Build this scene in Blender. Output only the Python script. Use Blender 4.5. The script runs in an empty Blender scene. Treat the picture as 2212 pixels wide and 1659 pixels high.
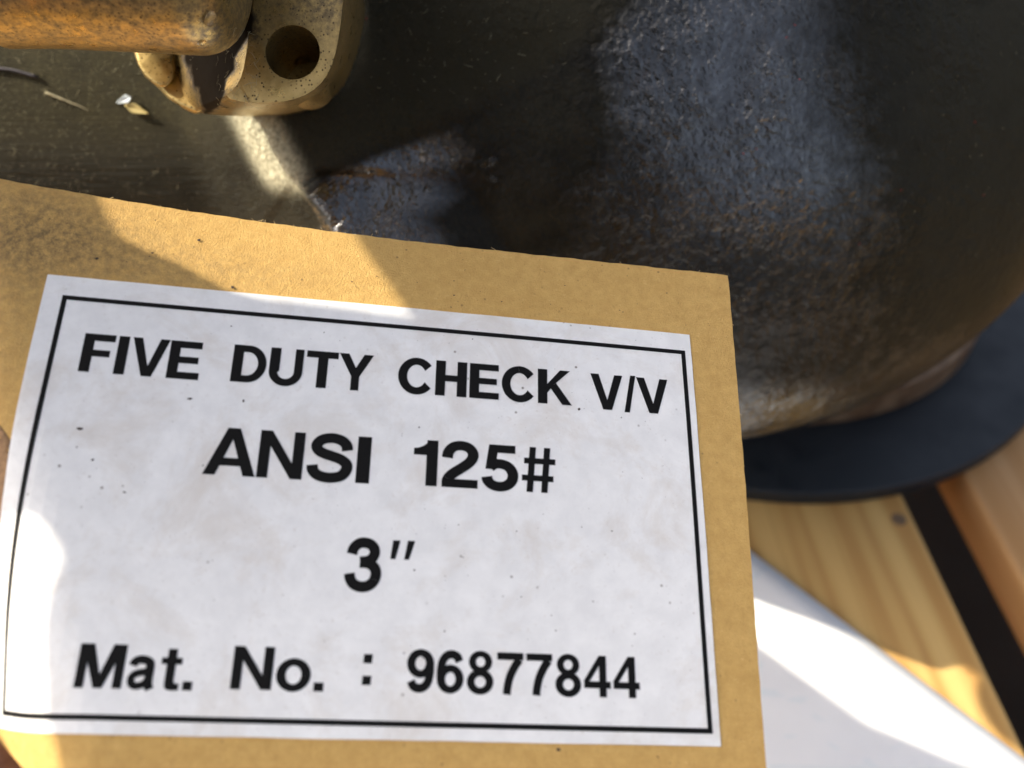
import bpy, bmesh, math, random
import numpy as np
from mathutils import Vector, Matrix

# ------------------------------------------------------------------ camera, sky, sun
random.seed(7); rng = np.random.default_rng(7)
S = 0.001                                   # everything below is written in millimetres
H = 193.0                                   # height of the lens above the pallet
PITCH = math.radians(45)
cp, sp = math.cos(PITCH), math.sin(PITCH)
AX = np.array([1, 0, 0.0]); AD = np.array([0, -sp, -cp]); AF = np.array([0, cp, -sp])   # right, down, forward of the view
CM = np.stack([AX, AD, AF], 1); CO = np.array([0, 0, H])
SUN_AZ, SUN_EL = math.radians(172), math.radians(40)
SW = np.array([math.cos(SUN_AZ) * math.cos(SUN_EL), math.sin(SUN_AZ) * math.cos(SUN_EL), math.sin(SUN_EL)])
SC = CM.T @ SW                              # direction to the sun in view axes

sc = bpy.context.scene
cam = bpy.data.cameras.new("camera"); camo = bpy.data.objects.new("camera", cam)
sc.collection.objects.link(camo); sc.camera = camo
cam.sensor_width = 36; cam.lens = 36 * 2000 / 2212
cam.clip_start = 0.001; cam.clip_end = 5000
camo.location = Vector(CO * S); camo.rotation_euler = (math.pi / 2 - PITCH, 0, 0)
cam.dof.use_dof = True; cam.dof.focus_distance = 0.119; cam.dof.aperture_fstop = 17

w = bpy.data.worlds.new("World"); sc.world = w; w.use_nodes = True
wn = w.node_tree.nodes; bg = wn["Background"]
sky = wn.new("ShaderNodeTexSky"); sky.sky_type = 'NISHITA'; sky.sun_disc = False
sky.sun_elevation = SUN_EL; sky.sun_rotation = math.radians(90) - SUN_AZ
hs = wn.new('ShaderNodeHueSaturation'); hs.inputs['Saturation'].default_value = 0.62
w.node_tree.links.new(sky.outputs[0], hs.inputs['Color']); w.node_tree.links.new(hs.outputs[0], bg.inputs[0]); bg.inputs[1].default_value = 0.15
sky.dust_density = 6.0; sky.air_density = 0.7; sky.ozone_density = 0.3
sun = bpy.data.lights.new("sun", 'SUN'); sun.energy = 4.2; sun.angle = math.radians(0.53); sun.color = (1, 0.90, 0.72)
suno = bpy.data.objects.new("sun", sun); sc.collection.objects.link(suno)
suno.rotation_euler = Vector(-SW).to_track_quat('-Z', 'Y').to_euler()
suno.location = Vector(SW * 3)
sc.view_settings.view_transform = 'Standard'; sc.view_settings.look = 'None'
sc.view_settings.exposure = 1.05; sc.view_settings.gamma = 1
sc.cycles.max_bounces = 8; sc.cycles.sample_clamp_indirect = 6

# ------------------------------------------------------------------ helpers
COL = sc.collection
F0, CX, CY = 2000.0, 1106.0, 829.5
def ray(px, py): return np.array([(px - CX) / F0, (py - CY) / F0, 1.0])
def at(px, py, z): return ray(px, py) * z             # a point of the view at a depth, view axes (mm)
def wd(P): return CO + CM @ np.asarray(P, float)      # view axes -> world (mm)
def wdn(P): return CO + np.asarray(P, float) @ CM.T
def ground(px, py, z=0):
    d = CM @ ray(px, py); return CO + d * ((z - H) / d[2])

def mesh_obj(name, verts, faces, mat, parent=None, smooth=False, origin=None):
    """verts in world mm"""
    verts = np.asarray(verts, float)
    if parent is not None: o0 = np.array(parent.get('_o', (0, 0, 0)))
    elif origin is not None: o0 = np.asarray(origin, float)
    else: o0 = np.array([verts[:, 0].mean(), verts[:, 1].mean(), verts[:, 2].min()])
    me = bpy.data.meshes.new(name)
    me.from_pydata([tuple(v) for v in (verts - o0) * S], [], [tuple(f) for f in faces]); me.update()
    ob = bpy.data.objects.new(name, me); COL.objects.link(ob)
    if mat: me.materials.append(mat)
    if smooth: me.shade_smooth()
    ob['_o'] = tuple(float(x) for x in o0)
    if parent is not None: ob.parent = parent
    else: ob.location = Vector(o0 * S)
    return ob
def bm_obj(name, bm, mat, parent=None, smooth=False, origin=None):
    bmesh.ops.recalc_face_normals(bm, faces=bm.faces)
    bm.verts.ensure_lookup_table(); bm.verts.index_update()
    v = [tuple(x.co) for x in bm.verts]; f = [[x.index for x in g.verts] for g in bm.faces]
    bm.free(); return mesh_obj(name, v, f, mat, parent, smooth, origin)
def empty(name, loc):
    o = bpy.data.objects.new(name, None); COL.objects.link(o); o.location = Vector(np.asarray(loc) * S)
    o['_o'] = tuple(float(x) for x in loc); o.empty_display_size = 0.01; return o
def tag(o, label=None, cat=None, group=None, kind=None):
    if label: o['label'] = label
    if cat: o['category'] = cat
    if group: o['group'] = group
    if kind: o['kind'] = kind
    return o
def bevel(o, wmm, seg=3, ang=30):
    m = o.modifiers.new("bevel", 'BEVEL'); m.width = wmm * S; m.segments = seg; m.limit_method = 'ANGLE'; m.angle_limit = math.radians(ang)
    m.harden_normals = False; return m
def tube(path, rad, n=8, cap=True):
    path = np.asarray(path, float); N = len(path)
    rad = np.broadcast_to(rad, (N,)); v = []; f = []
    t = np.gradient(path, axis=0); t /= np.linalg.norm(t, axis=1)[:, None]
    ref = np.array([0.31, 0.2, 0.93]); 
    for i in range(N):
        a = np.cross(t[i], ref); a /= np.linalg.norm(a); b = np.cross(t[i], a)
        for k in range(n):
            q = 2 * math.pi * k / n; v.append(path[i] + rad[i] * (math.cos(q) * a + math.sin(q) * b))
    for i in range(N - 1):
        for k in range(n):
            f.append((i * n + k, i * n + (k + 1) % n, (i + 1) * n + (k + 1) % n, (i + 1) * n + k))
    if cap:
        f.append(tuple(range(n))[::-1]); f.append(tuple((N - 1) * n + k for k in range(n)))
    return v, f

def lathe(prof, cx, cy, n=160):
    v = []; f = []
    for (rr, z) in prof:
        for k_ in range(n):
            q_ = 2 * math.pi * k_ / n; v.append((cx + rr * math.cos(q_), cy + rr * math.sin(q_), z))
    m = len(prof)
    for i in range(m - 1):
        for k_ in range(n): f.append((i * n + k_, i * n + (k_ + 1) % n, (i + 1) * n + (k_ + 1) % n, (i + 1) * n + k_))
    f.append(tuple(range(n))[::-1]); f.append(tuple((m - 1) * n + k_ for k_ in range(n)))
    return v, f
lathe_ = lathe
# ------------------------------------------------------------------ materials
class NT:
    def __init__(s, name):
        s.m = bpy.data.materials.new(name); s.m.use_nodes = True; s.t = s.m.node_tree
        s.b = s.t.nodes["Principled BSDF"]
        s.co = s.t.nodes.new("ShaderNodeTexCoord")
    def n(s, typ, **kw):
        x = s.t.nodes.new("ShaderNode" + typ)
        for k, v in kw.items():
            if k.startswith('i_'): x.inputs[k[2:].replace('_', ' ')].default_value = v
            else: setattr(x, k, v)
        return x
    def l(s, a, b): s.t.links.new(a, b)
    def obj(s, scale=(1, 1, 1), rot=(0, 0, 0)):
        m = s.n("Mapping"); m.inputs['Scale'].default_value = scale; m.inputs['Rotation'].default_value = rot
        s.l(s.co.outputs['Object'], m.inputs['Vector']); return m.outputs[0]
    def noise(s, scale, det=4, rough=0.55, vec=None, dist=0):
        x = s.n("TexNoise"); x.inputs['Scale'].default_value = scale; x.inputs['Detail'].default_value = det
        x.inputs['Roughness'].default_value = rough; x.inputs['Distortion'].default_value = dist
        s.l(vec if vec is not None else s.co.outputs['Object'], x.inputs['Vector']); return x.outputs[0]
    def voro(s, scale, vec=None, feat='F1', out='Distance'):
        x = s.n("TexVoronoi"); x.feature = feat; x.inputs['Scale'].default_value = scale
        s.l(vec if vec is not None else s.co.outputs['Object'], x.inputs['Vector']); return x.outputs[out]
    def ramp(s, fac, stops):
        x = s.n("ValToRGB"); e = x.color_ramp.elements
        while len(e) < len(stops): e.new(0.5)
        for k, (p, c) in enumerate(stops):
            e[k].position = p; e[k].color = (c, c, c, 1) if isinstance(c, (int, float)) else (*c, 1)
        s.l(fac, x.inputs[0]); return x.outputs[0]
    def mix(s, fac, a, b, mode='MIX'):
        x = s.n("Mix"); x.data_type = 'RGBA'; x.blend_type = mode
        for sock, v in ((0, fac), (6, a), (7, b)):
            if hasattr(v, 'is_output'): s.l(v, x.inputs[sock])
            elif sock == 0: x.inputs[0].default_value = v
            else: x.inputs[sock].default_value = (*v, 1) if not isinstance(v, (int, float)) else (v, v, v, 1)
        return x.outputs[2]
    def math(s, op, a, b=0.0):
        x = s.n("Math"); x.operation = op
        for k, v in ((0, a), (1, b)):
            if hasattr(v, 'is_output'): s.l(v, x.inputs[k])
            else: x.inputs[k].default_value = v
        return x.outputs[0]
    def attr(s, name):
        x = s.n("Attribute"); x.attribute_name = name; return x.outputs['Fac']
    def bump(s, h, dist, strength=1.0, prev=None):
        x = s.n("Bump"); x.inputs['Distance'].default_value = dist; x.inputs['Strength'].default_value = strength
        s.l(h, x.inputs['Height'])
        if prev is not None: s.l(prev, x.inputs['Normal'])
        return x.outputs[0]
    def set(s, **kw):
        for k, v in kw.items():
            i = s.b.inputs[k.replace('_', ' ')]
            if hasattr(v, 'is_output'): s.l(v, i)
            else: i.default_value = (*v, 1) if isinstance(v, tuple) and len(v) == 3 else v
        return s.m

# kraft card
k = NT("kraft_card")
fib = k.noise(3000, 6, 0.72, k.obj((0.35, 1, 1)), 1.6)
fib2 = k.noise(2300, 6, 0.7, k.obj((1, 0.4, 0.4), (0.3, 0.2, 0.9)), 1.2)
mott = k.noise(700, 6, 0.7)
big = k.noise(60, 3, 0.5)
c = k.mix(k.ramp(mott, [(0.28, 0), (0.75, 1)]), (0.53, 0.322, 0.10), (0.685, 0.44, 0.152))
c = k.mix(k.ramp(fib, [(0.57, 0), (0.74, 0.65)]), c, (0.80, 0.575, 0.25))
c = k.mix(k.ramp(fib2, [(0.26, 0.6), (0.42, 0)]), c, (0.40, 0.235, 0.075))
c = k.mix(k.ramp(big, [(0.5, 0), (0.75, 0.22)]), c, (0.50, 0.30, 0.09))
spk = k.voro(640, None); smk = k.noise(150, 3, 0.6)
c = k.mix(k.math('MULTIPLY', k.ramp(spk, [(0.04, 0.8), (0.13, 0)]), k.ramp(smk, [(0.46, 0), (0.6, 1)])), c, (0.17, 0.10, 0.045))
dirt = k.math('MULTIPLY', k.attr('dirt'), k.ramp(k.noise(1100, 5, 0.75), [(0.38, 0.12), (0.62, 1)]))
c = k.mix(dirt, c, (0.22, 0.15, 0.07))
hgt = k.math('ADD', k.math('MULTIPLY', k.math('ADD', fib, fib2), 0.6), k.noise(5200, 3, 0.6))
kraft = k.set(Base_Color=c, Roughness=0.85, Normal=k.bump(hgt, 0.00016, 0.85)); k.b.inputs['Specular IOR Level'].default_value = 0.2
# paper label
k = NT("label_paper")
mott = k.noise(330, 6, 0.65)
c = k.mix(k.ramp(mott, [(0.35, 0), (0.7, 1)]), (0.775, 0.775, 0.77), (0.875, 0.875, 0.865))
stain = k.noise(85, 6, 0.7, None, 0.6)
c = k.mix(k.ramp(stain, [(0.50, 0), (0.74, 0.75)]), c, (0.64, 0.585, 0.52))
c = k.mix(k.ramp(k.noise(1300, 4, 0.7), [(0.60, 0), (0.78, 0.5)]), c, (0.60, 0.56, 0.52))
sp2 = k.voro(430); msk = k.noise(60, 2)
dot = k.math('MULTIPLY', k.ramp(sp2, [(0.035, 1), (0.09, 0)]), k.ramp(msk, [(0.5, 0), (0.62, 0.9)]))
c = k.mix(dot, c, (0.14, 0.11, 0.085))
sp3 = k.voro(1500); dot = k.math('MULTIPLY', k.ramp(sp3, [(0.06, 0.5), (0.16, 0)]), k.ramp(k.noise(130, 3), [(0.56, 0), (0.68, 0.8)]))
c = k.mix(dot, c, (0.22, 0.18, 0.15))
paper = k.set(Base_Color=c, Roughness=0.55, Normal=k.bump(k.noise(3500, 4, 0.65), 0.00003, 0.5)); k.b.inputs['Specular IOR Level'].default_value = 0.3
# printed ink
k = NT("printed_ink")
ws = k.noise(4200, 3, 0.6)
c = k.mix(k.ramp(ws, [(0.74, 0), (0.80, 1)]), (0.006, 0.006, 0.006), (0.45, 0.44, 0.45))
ink = k.set(Base_Color=c, Roughness=0.7); k.b.inputs['Specular IOR Level'].default_value = 0.12
# black painted cast iron
k = NT("black_cast_paint")
dust_shade_a, rust_a, mach_a, dry_a = k.attr('dust'), k.attr('rust'), k.attr('machined'), k.attr('dry')
cast = k.math('ADD', k.math('MULTIPLY', k.noise(780, 3, 0.55, k.obj((1.0, 1.0, 0.85)), 0.35), 0.9), k.math('MULTIPLY', k.noise(430, 3, 0.5, None, 0.3), 0.4))
cast2 = k.noise(230, 3, 0.5); relief = k.ramp(k.noise(75, 2, 0.5), [(0.36, 0.3), (0.62, 1.0)])
stri = k.noise(900, 4, 0.6, k.obj((0.10, 1.6, 1.6)), 0.3)
fine = k.noise(5200, 4, 0.7)
c = k.mix(k.ramp(k.noise(120, 4), [(0.35, 0), (0.7, 1)]), (0.005, 0.005, 0.004), (0.011, 0.010, 0.008))
fz = k.math('MULTIPLY', dust_shade_a, k.ramp(fine, [(0.40, 0.15), (0.66, 1)]))
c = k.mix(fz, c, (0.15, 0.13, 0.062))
bloom = k.math('MULTIPLY', k.math('ADD', dry_a, 0.14), k.ramp(k.math('ADD', k.math('MULTIPLY', k.noise(210, 5, 0.6), 0.5), k.math('MULTIPLY', k.noise(1700, 4, 0.7), 0.5)), [(0.38, 0.12), (0.62, 1)]))
c = k.mix(bloom, c, (0.029, 0.027, 0.017))
sun_patch = k.math('MULTIPLY', k.attr('sun_patch'), k.ramp(k.noise(1500, 5, 0.7), [(0.3, 0.35), (0.6, 1)]))
c = k.mix(sun_patch, c, (0.56, 0.54, 0.39))  # pale sunlit tone mixed over the black paint
c = k.mix(k.math('MULTIPLY', rust_a, k.ramp(k.noise(420, 4, 0.7), [(0.38, 0), (0.62, 1)])), c, (0.036, 0.019, 0.013))
ro = k.math('ADD', 0.09, k.math('MULTIPLY', dust_shade_a, 0.45)); ro = k.math('ADD', ro, k.math('MULTIPLY', dry_a, 0.35))
inv = k.math('SUBTRACT', 1.0, mach_a)
hh = k.math('ADD', k.math('MULTIPLY', k.math('MULTIPLY', cast, inv), relief), k.math('MULTIPLY', k.math('MULTIPLY', stri, mach_a), 0.45))
hh = k.math('ADD', hh, k.math('MULTIPLY', k.math('MULTIPLY', fine, dust_shade_a), 0.6))
nb = k.bump(cast2, 0.0004, 0.5); nb = k.bump(hh, 0.0011, 0.9, nb); dry_n = k.math('MULTIPLY', dry_a, k.ramp(k.noise(380, 5, 0.65), [(0.3, 0.55), (0.7, 1.25)]))
wet = k.math('MULTIPLY', k.attr('wet'), k.ramp(k.math('ADD', k.noise(330, 4, 0.6), k.math('MULTIPLY', k.noise(1250, 3, 0.6), 0.7)), [(0.60, 0.62), (1.0, 1.2)]))
wet = k.math('SUBTRACT', wet, k.math('MAXIMUM', k.math('MULTIPLY', dust_shade_a, 1.1), k.math('MULTIPLY', dry_n, 1.3))); wet = k.math('MAXIMUM', wet, 0.0); k.l(k.math('ADD', 0.12, k.math('MULTIPLY', wet, 0.88)), k.b.inputs['Specular IOR Level']); k.l(k.math('MULTIPLY', wet, 1.0), k.b.inputs['Coat Weight']); k.b.inputs['Coat Roughness'].default_value = 0.07
k.l(nb, k.b.inputs['Coat Normal'])
ro = k.math('ADD', ro, k.math('MULTIPLY', k.math('SUBTRACT', 1.0, wet), 0.22))
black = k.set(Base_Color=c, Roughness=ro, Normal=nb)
# plain iron for the added shade plate
k = NT("dark_iron"); iron = k.set(Base_Color=(0.02, 0.02, 0.018), Roughness=0.5, Normal=k.bump(k.noise(500, 3), 0.0003, 0.6))
# blue flange
k = NT("navy_paint")
c = k.mix(k.ramp(k.noise(60, 4), [(0.4, 0), (0.7, 1)]), (0.011, 0.016, 0.022), (0.017, 0.023, 0.030))
c = k.mix(k.ramp(k.noise(900, 5, 0.75), [(0.60, 0), (0.75, 0.5)]), c, (0.05, 0.052, 0.05))
navy = k.set(Base_Color=c, Roughness=k.ramp(k.noise(120, 4), [(0.3, 0.45), (0.7, 0.7)]), Normal=k.bump(k.noise(800, 3), 0.0001, 0.4))
# bare rusty rim
k = NT("bare_rim")
c = k.mix(k.ramp(k.noise(150, 4), [(0.35, 0), (0.7, 1)]), (0.11, 0.06, 0.03), (0.26, 0.18, 0.11))
rim = k.set(Base_Color=c, Roughness=0.55, Metallic=0.2)
# brass
k = NT("weathered_brass")
sp = k.noise(2600, 4, 0.7); sp_b = k.noise(330, 5, 0.65); sp_c = k.noise(1100, 5, 0.75)
c = k.mix(k.ramp(sp_b, [(0.35, 0), (0.68, 1)]), (0.40, 0.285, 0.105), (0.56, 0.41, 0.17))
pit = k.voro(1750); pm = k.noise(330, 3, 0.6)
c = k.mix(k.math('MULTIPLY', k.ramp(pit, [(0.17, 0.95), (0.27, 0)]), k.ramp(pm, [(0.36, 0.15), (0.54, 1)])), c, (0.045, 0.028, 0.016))
gr = k.math('MULTIPLY', k.attr('grime_shade'), k.ramp(k.math('ADD', k.math('MULTIPLY', sp_c, 0.7), k.math('MULTIPLY', sp_b, 0.3)), [(0.38, 0.05), (0.60, 1)]))
c = k.mix(gr, c, (0.085, 0.060, 0.028))
cr = k.ramp(k.math('MULTIPLY', k.attr('grime_shade'), 0.45), [(0.6, 0), (0.9, 1)]); c = k.mix(cr, c, (0.016, 0.011, 0.006)); gr = k.math('MAXIMUM', gr, k.math('MULTIPLY', cr, 1.2))  # near-black tone paints the shade on the flange's left flank
mt = k.math('MAXIMUM', k.math('SUBTRACT', 0.95, k.math('MULTIPLY', gr, 0.8)), 0.0); k.l(k.math('MAXIMUM', k.math('SUBTRACT', 0.5, k.math('MULTIPLY', cr, 0.45)), 0.0), k.b.inputs['Specular IOR Level'])
brass = k.set(Base_Color=c, Metallic=mt, Roughness=k.math('ADD', k.ramp(sp_b, [(0.3, 0.24), (0.7, 0.42)]), k.math('MULTIPLY', cr, 0.5)), Normal=k.bump(sp, 0.00005, 0.6))
# wood
def wood(name, a, b, seed):
    k = NT(name); v = k.obj((1, 1, 1)); 
    mp = k.n("Mapping"); mp.inputs['Scale'].default_value = (190, 5, 60); mp.inputs['Location'].default_value = (seed, seed, 0)
    k.l(k.co.outputs['UV'], mp.inputs['Vector'])
    wv = k.n("TexNoise"); wv.inputs['Scale'].default_value = 1; wv.inputs['Detail'].default_value = 3; wv.inputs['Roughness'].default_value = 0.45; k.l(mp.outputs[0], wv.inputs['Vector'])
    c = k.mix(k.ramp(wv.outputs[0], [(0.36, 0), (0.62, 1)]), a, b)
    mp2 = k.n("Mapping"); mp2.inputs['Scale'].default_value = (900, 40, 1); k.l(k.co.outputs['UV'], mp2.inputs['Vector'])
    g = k.noise(1, 4, 0.6, mp2.outputs[0])
    c = k.mix(k.ramp(g, [(0.55, 0), (0.8, 0.25)]), c, (0.30, 0.17, 0.06))
    return k.set(Base_Color=c, Roughness=0.7, Normal=k.bump(g, 0.0002, 0.4))
pine = wood("pine_wood", (0.48, 0.265, 0.075), (0.66, 0.435, 0.155), 3.1)
pine2 = wood("reddish_pine_wood", (0.50, 0.265, 0.095), (0.60, 0.35, 0.155), 8.4)
# white printed sheet
k = NT("white_sheet_plastic")
c = k.mix(k.ramp(k.noise(40, 3), [(0.4, 0), (0.7, 1)]), (0.80, 0.81, 0.83), (0.86, 0.87, 0.88))
pr = k.math('MULTIPLY', k.ramp(k.noise(75, 1, 0.4, k.obj((1, 2.2, 1), (0, 0, 0.6)), 1.5), [(0.60, 0), (0.66, 0.30)]), 1.0); c = k.mix(pr, c, (0.60, 0.72, 0.78))
sheet_m = k.set(Base_Color=c, Roughness=0.45, Normal=k.bump(k.noise(30, 2), 0.002, 0.3))
k = NT("pale_blue_print"); print_m = k.set(Base_Color=(0.72, 0.78, 0.81), Roughness=0.5)
# ground
k = NT("dark_ground"); ground_m = k.set(Base_Color=k.mix(k.ramp(k.noise(9, 5), [(0.35, 0), (0.7, 1)]), (0.030, 0.028, 0.025), (0.055, 0.05, 0.045)), Roughness=0.9, Normal=k.bump(k.noise(200, 4), 0.002, 0.5))
# water
k = NT("water"); water = k.set(Base_Color=(1, 1, 1), Roughness=0.02, IOR=1.33, Transmission_Weight=1.0)
# skin
k = NT("skin"); skin = k.set(Base_Color=k.mix(k.ramp(k.noise(700, 4), [(0.35, 0), (0.7, 1)]), (0.25, 0.115, 0.06), (0.34, 0.17, 0.095)), Roughness=0.5, Normal=k.bump(k.noise(1800, 3), 0.0002, 0.5))
k = NT("dark_cloth"); cloth = k.set(Base_Color=(0.035, 0.04, 0.05), Roughness=0.9)
k = NT("phone_shell"); shell = k.set(Base_Color=(0.02, 0.02, 0.022), Roughness=0.4)
k = NT("wire_black"); wire_m = k.set(Base_Color=(0.018, 0.014, 0.022), Roughness=0.6)
k = NT("husk_pale"); husk1 = k.set(Base_Color=(0.62, 0.70, 0.74), Roughness=0.6)
k = NT("husk_straw"); husk2 = k.set(Base_Color=(0.46, 0.37, 0.14), Roughness=0.7)
k = NT("fibre_dust"); fibre_m = k.set(Base_Color=(0.42, 0.38, 0.24), Roughness=0.9)
k = NT("red_fleck"); red_m = k.set(Base_Color=(0.42, 0.03, 0.025), Roughness=0.6)
k = NT("dark_speck"); speck_m = k.set(Base_Color=(0.05, 0.032, 0.022), Roughness=0.8)
k = NT("brown_fibreboard"); patch_m = k.set(Base_Color=k.mix(k.ramp(k.noise(600, 5, 0.7), [(0.35, 0), (0.65, 1)]), (0.19, 0.105, 0.05), (0.36, 0.215, 0.105)), Roughness=0.9, Normal=k.bump(k.noise(1500, 4), 0.0001, 0.6))

# ------------------------------------------------------------------ setting: ground
gz = -140.0
g = mesh_obj("ground", [(-60000, -60000, gz), (60000, -60000, gz), (60000, 60000, gz), (-60000, 60000, gz)], [(0, 1, 2, 3)], ground_m, origin=(0, 0, gz))
tag(g, "dark ground in the shade under the pallet", kind='structure')

# ------------------------------------------------------------------ pallet
p1a, p1b = ground(1958, 1084), ground(2212, 1614)
pdir = (p1b - p1a)[:2]; pdir /= np.linalg.norm(pdir); pdir = -pdir if pdir[1] < 0 else pdir   # along the planks, away from the viewer
pn = np.array([pdir[1], -pdir[0]])                                                              # across, to the right
e1 = (p1a[:2] + p1b[:2]) / 2                                                                    # right edge of the first plank
q = (ground(2118, 1084) + ground(2211, 1236))[:2] / 2
gap = float((0.75 * ground(2118, 1084)[:2] + 0.25 * q - 0.75 * p1a[:2] - 0.25 * e1) @ pn)
pal = empty("wooden_pallet", (e1[0], e1[1], -140.0))
tag(pal, "pale pine pallet with open gaps under the blue flange", "pallet")
def plank(u0, u1, z0, z1, l0, l1, mat, along=True, name="plank"):
    d, n_ = (pdir, pn) if along else (pn, pdir)
    if not along: 
        o = e1
    vs = []
    N = 2
    for z in (z0, z1):
        for a, b in ((u0, l0), (u1, l0), (u1, l1), (u0, l1)):
            xy = e1 + n_ * a + d * b; vs.append((xy[0], xy[1], z))
    fs = [(3, 2, 1, 0), (4, 5, 6, 7), (0, 1, 5, 4), (1, 2, 6, 5), (2, 3, 7, 6), (3, 0, 4, 7)]
    o = mesh_obj(name, vs, fs, mat, pal); uv = o.data.uv_layers.new(name="UVMap")
    for p in o.data.polygons:
        for li in p.loop_indices:
            vi = o.data.loops[li].vertex_index; k4 = vi % 4
            a, b = ((u0, l0), (u1, l0), (u1, l1), (u0, l1))[k4]
            zz = (z0, z1)[vi // 4]
            uv.data[li].uv = ((a + (zz - z1) * 0.7) * S, b * S)
    bevel(o, 1.2, 2); return o
TH = 15.0
LN = -150
plank(-96, 0, -TH, 0, LN, 700, pine)
plank(gap, gap + 98, -TH, -0.6, LN, 700, pine2)
plank(gap * 2 + 98, gap * 2 + 190, -TH, -0.3, LN, 700, pine)
plank(-96 - gap - 97, -96 - gap, -TH, -0.4, LN, 700, pine2)
plank(-96 - gap * 2 - 190, -96 - gap * 2 - 97, -TH, -0.3, LN, 700, pine)
for b in (-110, 220, 620):
    plank(b, b + 45, -TH - 95.5, -TH - 0.5, -420, 430, pine2, along=False, name="stringer")
nc = ground(1941, 1122); v, f = lathe_(((0.4, 0.5), (1.6, 0.45), (1.9, 0.1), (1.9, -0.5)), nc[0], nc[1], 20)
k = NT("nail_steel"); mesh_obj("nail_head", v, f, k.set(Base_Color=(0.17, 0.115, 0.07), Roughness=0.85), pal)
for a in (-330, -190):
    plank(a, a + 95, gz + 0.5, gz + 22, LN, 700, pine, name="bottom_board")

# ------------------------------------------------------------------ the valve body
FC = np.array([77.5, 243.0])
valve = empty("check_valve", (FC[0], FC[1], 0.2))
tag(valve, "black painted cast iron check valve with round blue base flange and brass fitting", "valve")
def ss(x, a, b): t = np.clip((x - a) / (b - a), 0, 1); return t * t * (3 - 2 * t)
def smin(a, b, k): h = np.clip(0.5 + 0.5 * (b - a) / k, 0, 1); return b + (a - b) * h - k * h * (1 - h)
def smax(a, b, k): return -smin(-a, -b, k)
def ell(P, c, r):
    q = (P - c) / r; k0 = np.linalg.norm(q, axis=1); k1 = np.linalg.norm(q / r, axis=1); return k0 * (k0 - 1) / np.maximum(k1, 1e-9)
def cyl(P, a, b, r, rb=3.0):
    a = np.asarray(a, float); b = np.asarray(b, float); L = np.linalg.norm(b - a); d = (b - a) / L
    t = (P - a) @ d; rad = np.linalg.norm((P - a) - t[:, None] * d, axis=1)
    qx = rad - r + rb; qy = np.abs(t - L / 2) - L / 2 + rb
    return np.minimum(np.maximum(qx, qy), 0) + np.hypot(np.maximum(qx, 0), np.maximum(qy, 0)) - rb
def caps(P, a, b, r):
    a = np.asarray(a, float); b = np.asarray(b, float); d = b - a; t = np.clip((P - a) @ d / (d @ d), 0, 1); return np.linalg.norm(P - a - t[:, None] * d, axis=1) - r
def vcam(x, y, z): return CM.T @ (np.array([x, y, z], float) - CO)
padc = at(640, 412, 151)[:2]
e1d = np.array([-0.62, -0.785]); e1d /= np.linalg.norm(e1d)      # pad edge running up and to the left
e2d = np.array([0.91, -0.42]); e2d /= np.linalg.norm(e2d)        # pad edge running up and to the right
n1 = np.array([e1d[1], -e1d[0]]); n2 = np.array([-e2d[1], e2d[0]])
if n1 @ e2d > 0: n1 = -n1
if n2 @ e1d > 0: n2 = -n2
def sdf(P):
    xc = 34 - 0.20 * (210 - P[:, 2]) * ss(210 - P[:, 2], 0, 60); rho = np.hypot((P[:, 0] - xc) / 95.5, (P[:, 1] + 70) / 83.5)
    d = ((rho ** 2.3 + np.abs((P[:, 2] - 210) / 64.0) ** 2.3) ** (1 / 2.3) - 1) * 62
    # second, softer swelling along the left of the bulge
    d = smin(d, ell(P, at(1330, 130, 170), np.array([17, 30, 18.])), 14)
    neck = cyl(P, (-230, -73, 210), (-20, -61, 210), 53, 4)
    d = smin(d, neck, 9)
    XY = P[:, :2] - padc
    top = 150.0 - P[:, 2] + 0.04 * XY[:, 0]
    pad = np.maximum(smax(XY @ n1 - (P[:, 2] - 150.5) * 0.75, top, 0.9), smax(XY @ n2 + 1.7 - (P[:, 2] - 152.5) * 0.1, top, 2.2))
    pad = smax(pad, np.abs(P[:, 1] + 75) - 75, 4); pad = smax(pad, P[:, 0] - 24, 6); pad = smax(pad, P[:, 2] - 202, 4)
    d = smin(d, pad, 4)
    wav = 0.30 * np.sin(P[:, 0] * 0.42 + 1.0 + 0.3 * P[:, 1]) 
    q = (P - at(800, 345, 151.2)) @ (np.array([0.17, -0.13, -0.977])) + wav
    q = smax(q, XY @ n1 - (P[:, 2] - 150.5) * 0.75, 1.0)
    q = smax(q, P[:, 0] - (990 - CX) / F0 * 154 - 0.25 * (P[:, 1] + 36) - 0.8 * (P[:, 2] - 152), 5.0)
    q = smax(q, P[:, 1] + 17.5, 3.0); q = smax(q, -65 - P[:, 1], 2.0); q = smax(q, P[:, 2] - 181, 2)
    q = smax(q, -caps(P, at(690, 384, 149.9), at(960, 384, 151.7), 1.2), 1.2)
    d = smin(d, q, 2.2)
    d = smin(d, cyl(P, vcam(FC[0], FC[1], 10), vcam(FC[0] * 0.8, FC[1], 90), 58, 3), 10)
    return d
CEN = np.array([0, -72, 202.0])
NU, NV = 620, 420
th = np.linspace(0, 2 * math.pi, NU, endpoint=False); ph = np.linspace(0.0, math.pi, NV)
TT, PP = np.meshgrid(th, ph)
dirs = np.stack([np.sin(PP) * np.sin(TT), np.cos(PP), -np.sin(PP) * np.cos(TT)], -1).reshape(-1, 3)
r = np.full(len(dirs), 6.0)
for _ in range(70):
    r = r + np.clip(-sdf(CEN + dirs * r[:, None]) * 0.8, -2, 12)
PB = CEN + dirs * r[:, None]
faces = []
idx = np.arange(NU * NV).reshape(NV, NU)
a = idx[:-1]; b = idx[1:]
quads = np.stack([a, np.roll(a, -1, 1), np.roll(b, -1, 1), b], -1).reshape(-1, 4)
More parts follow.
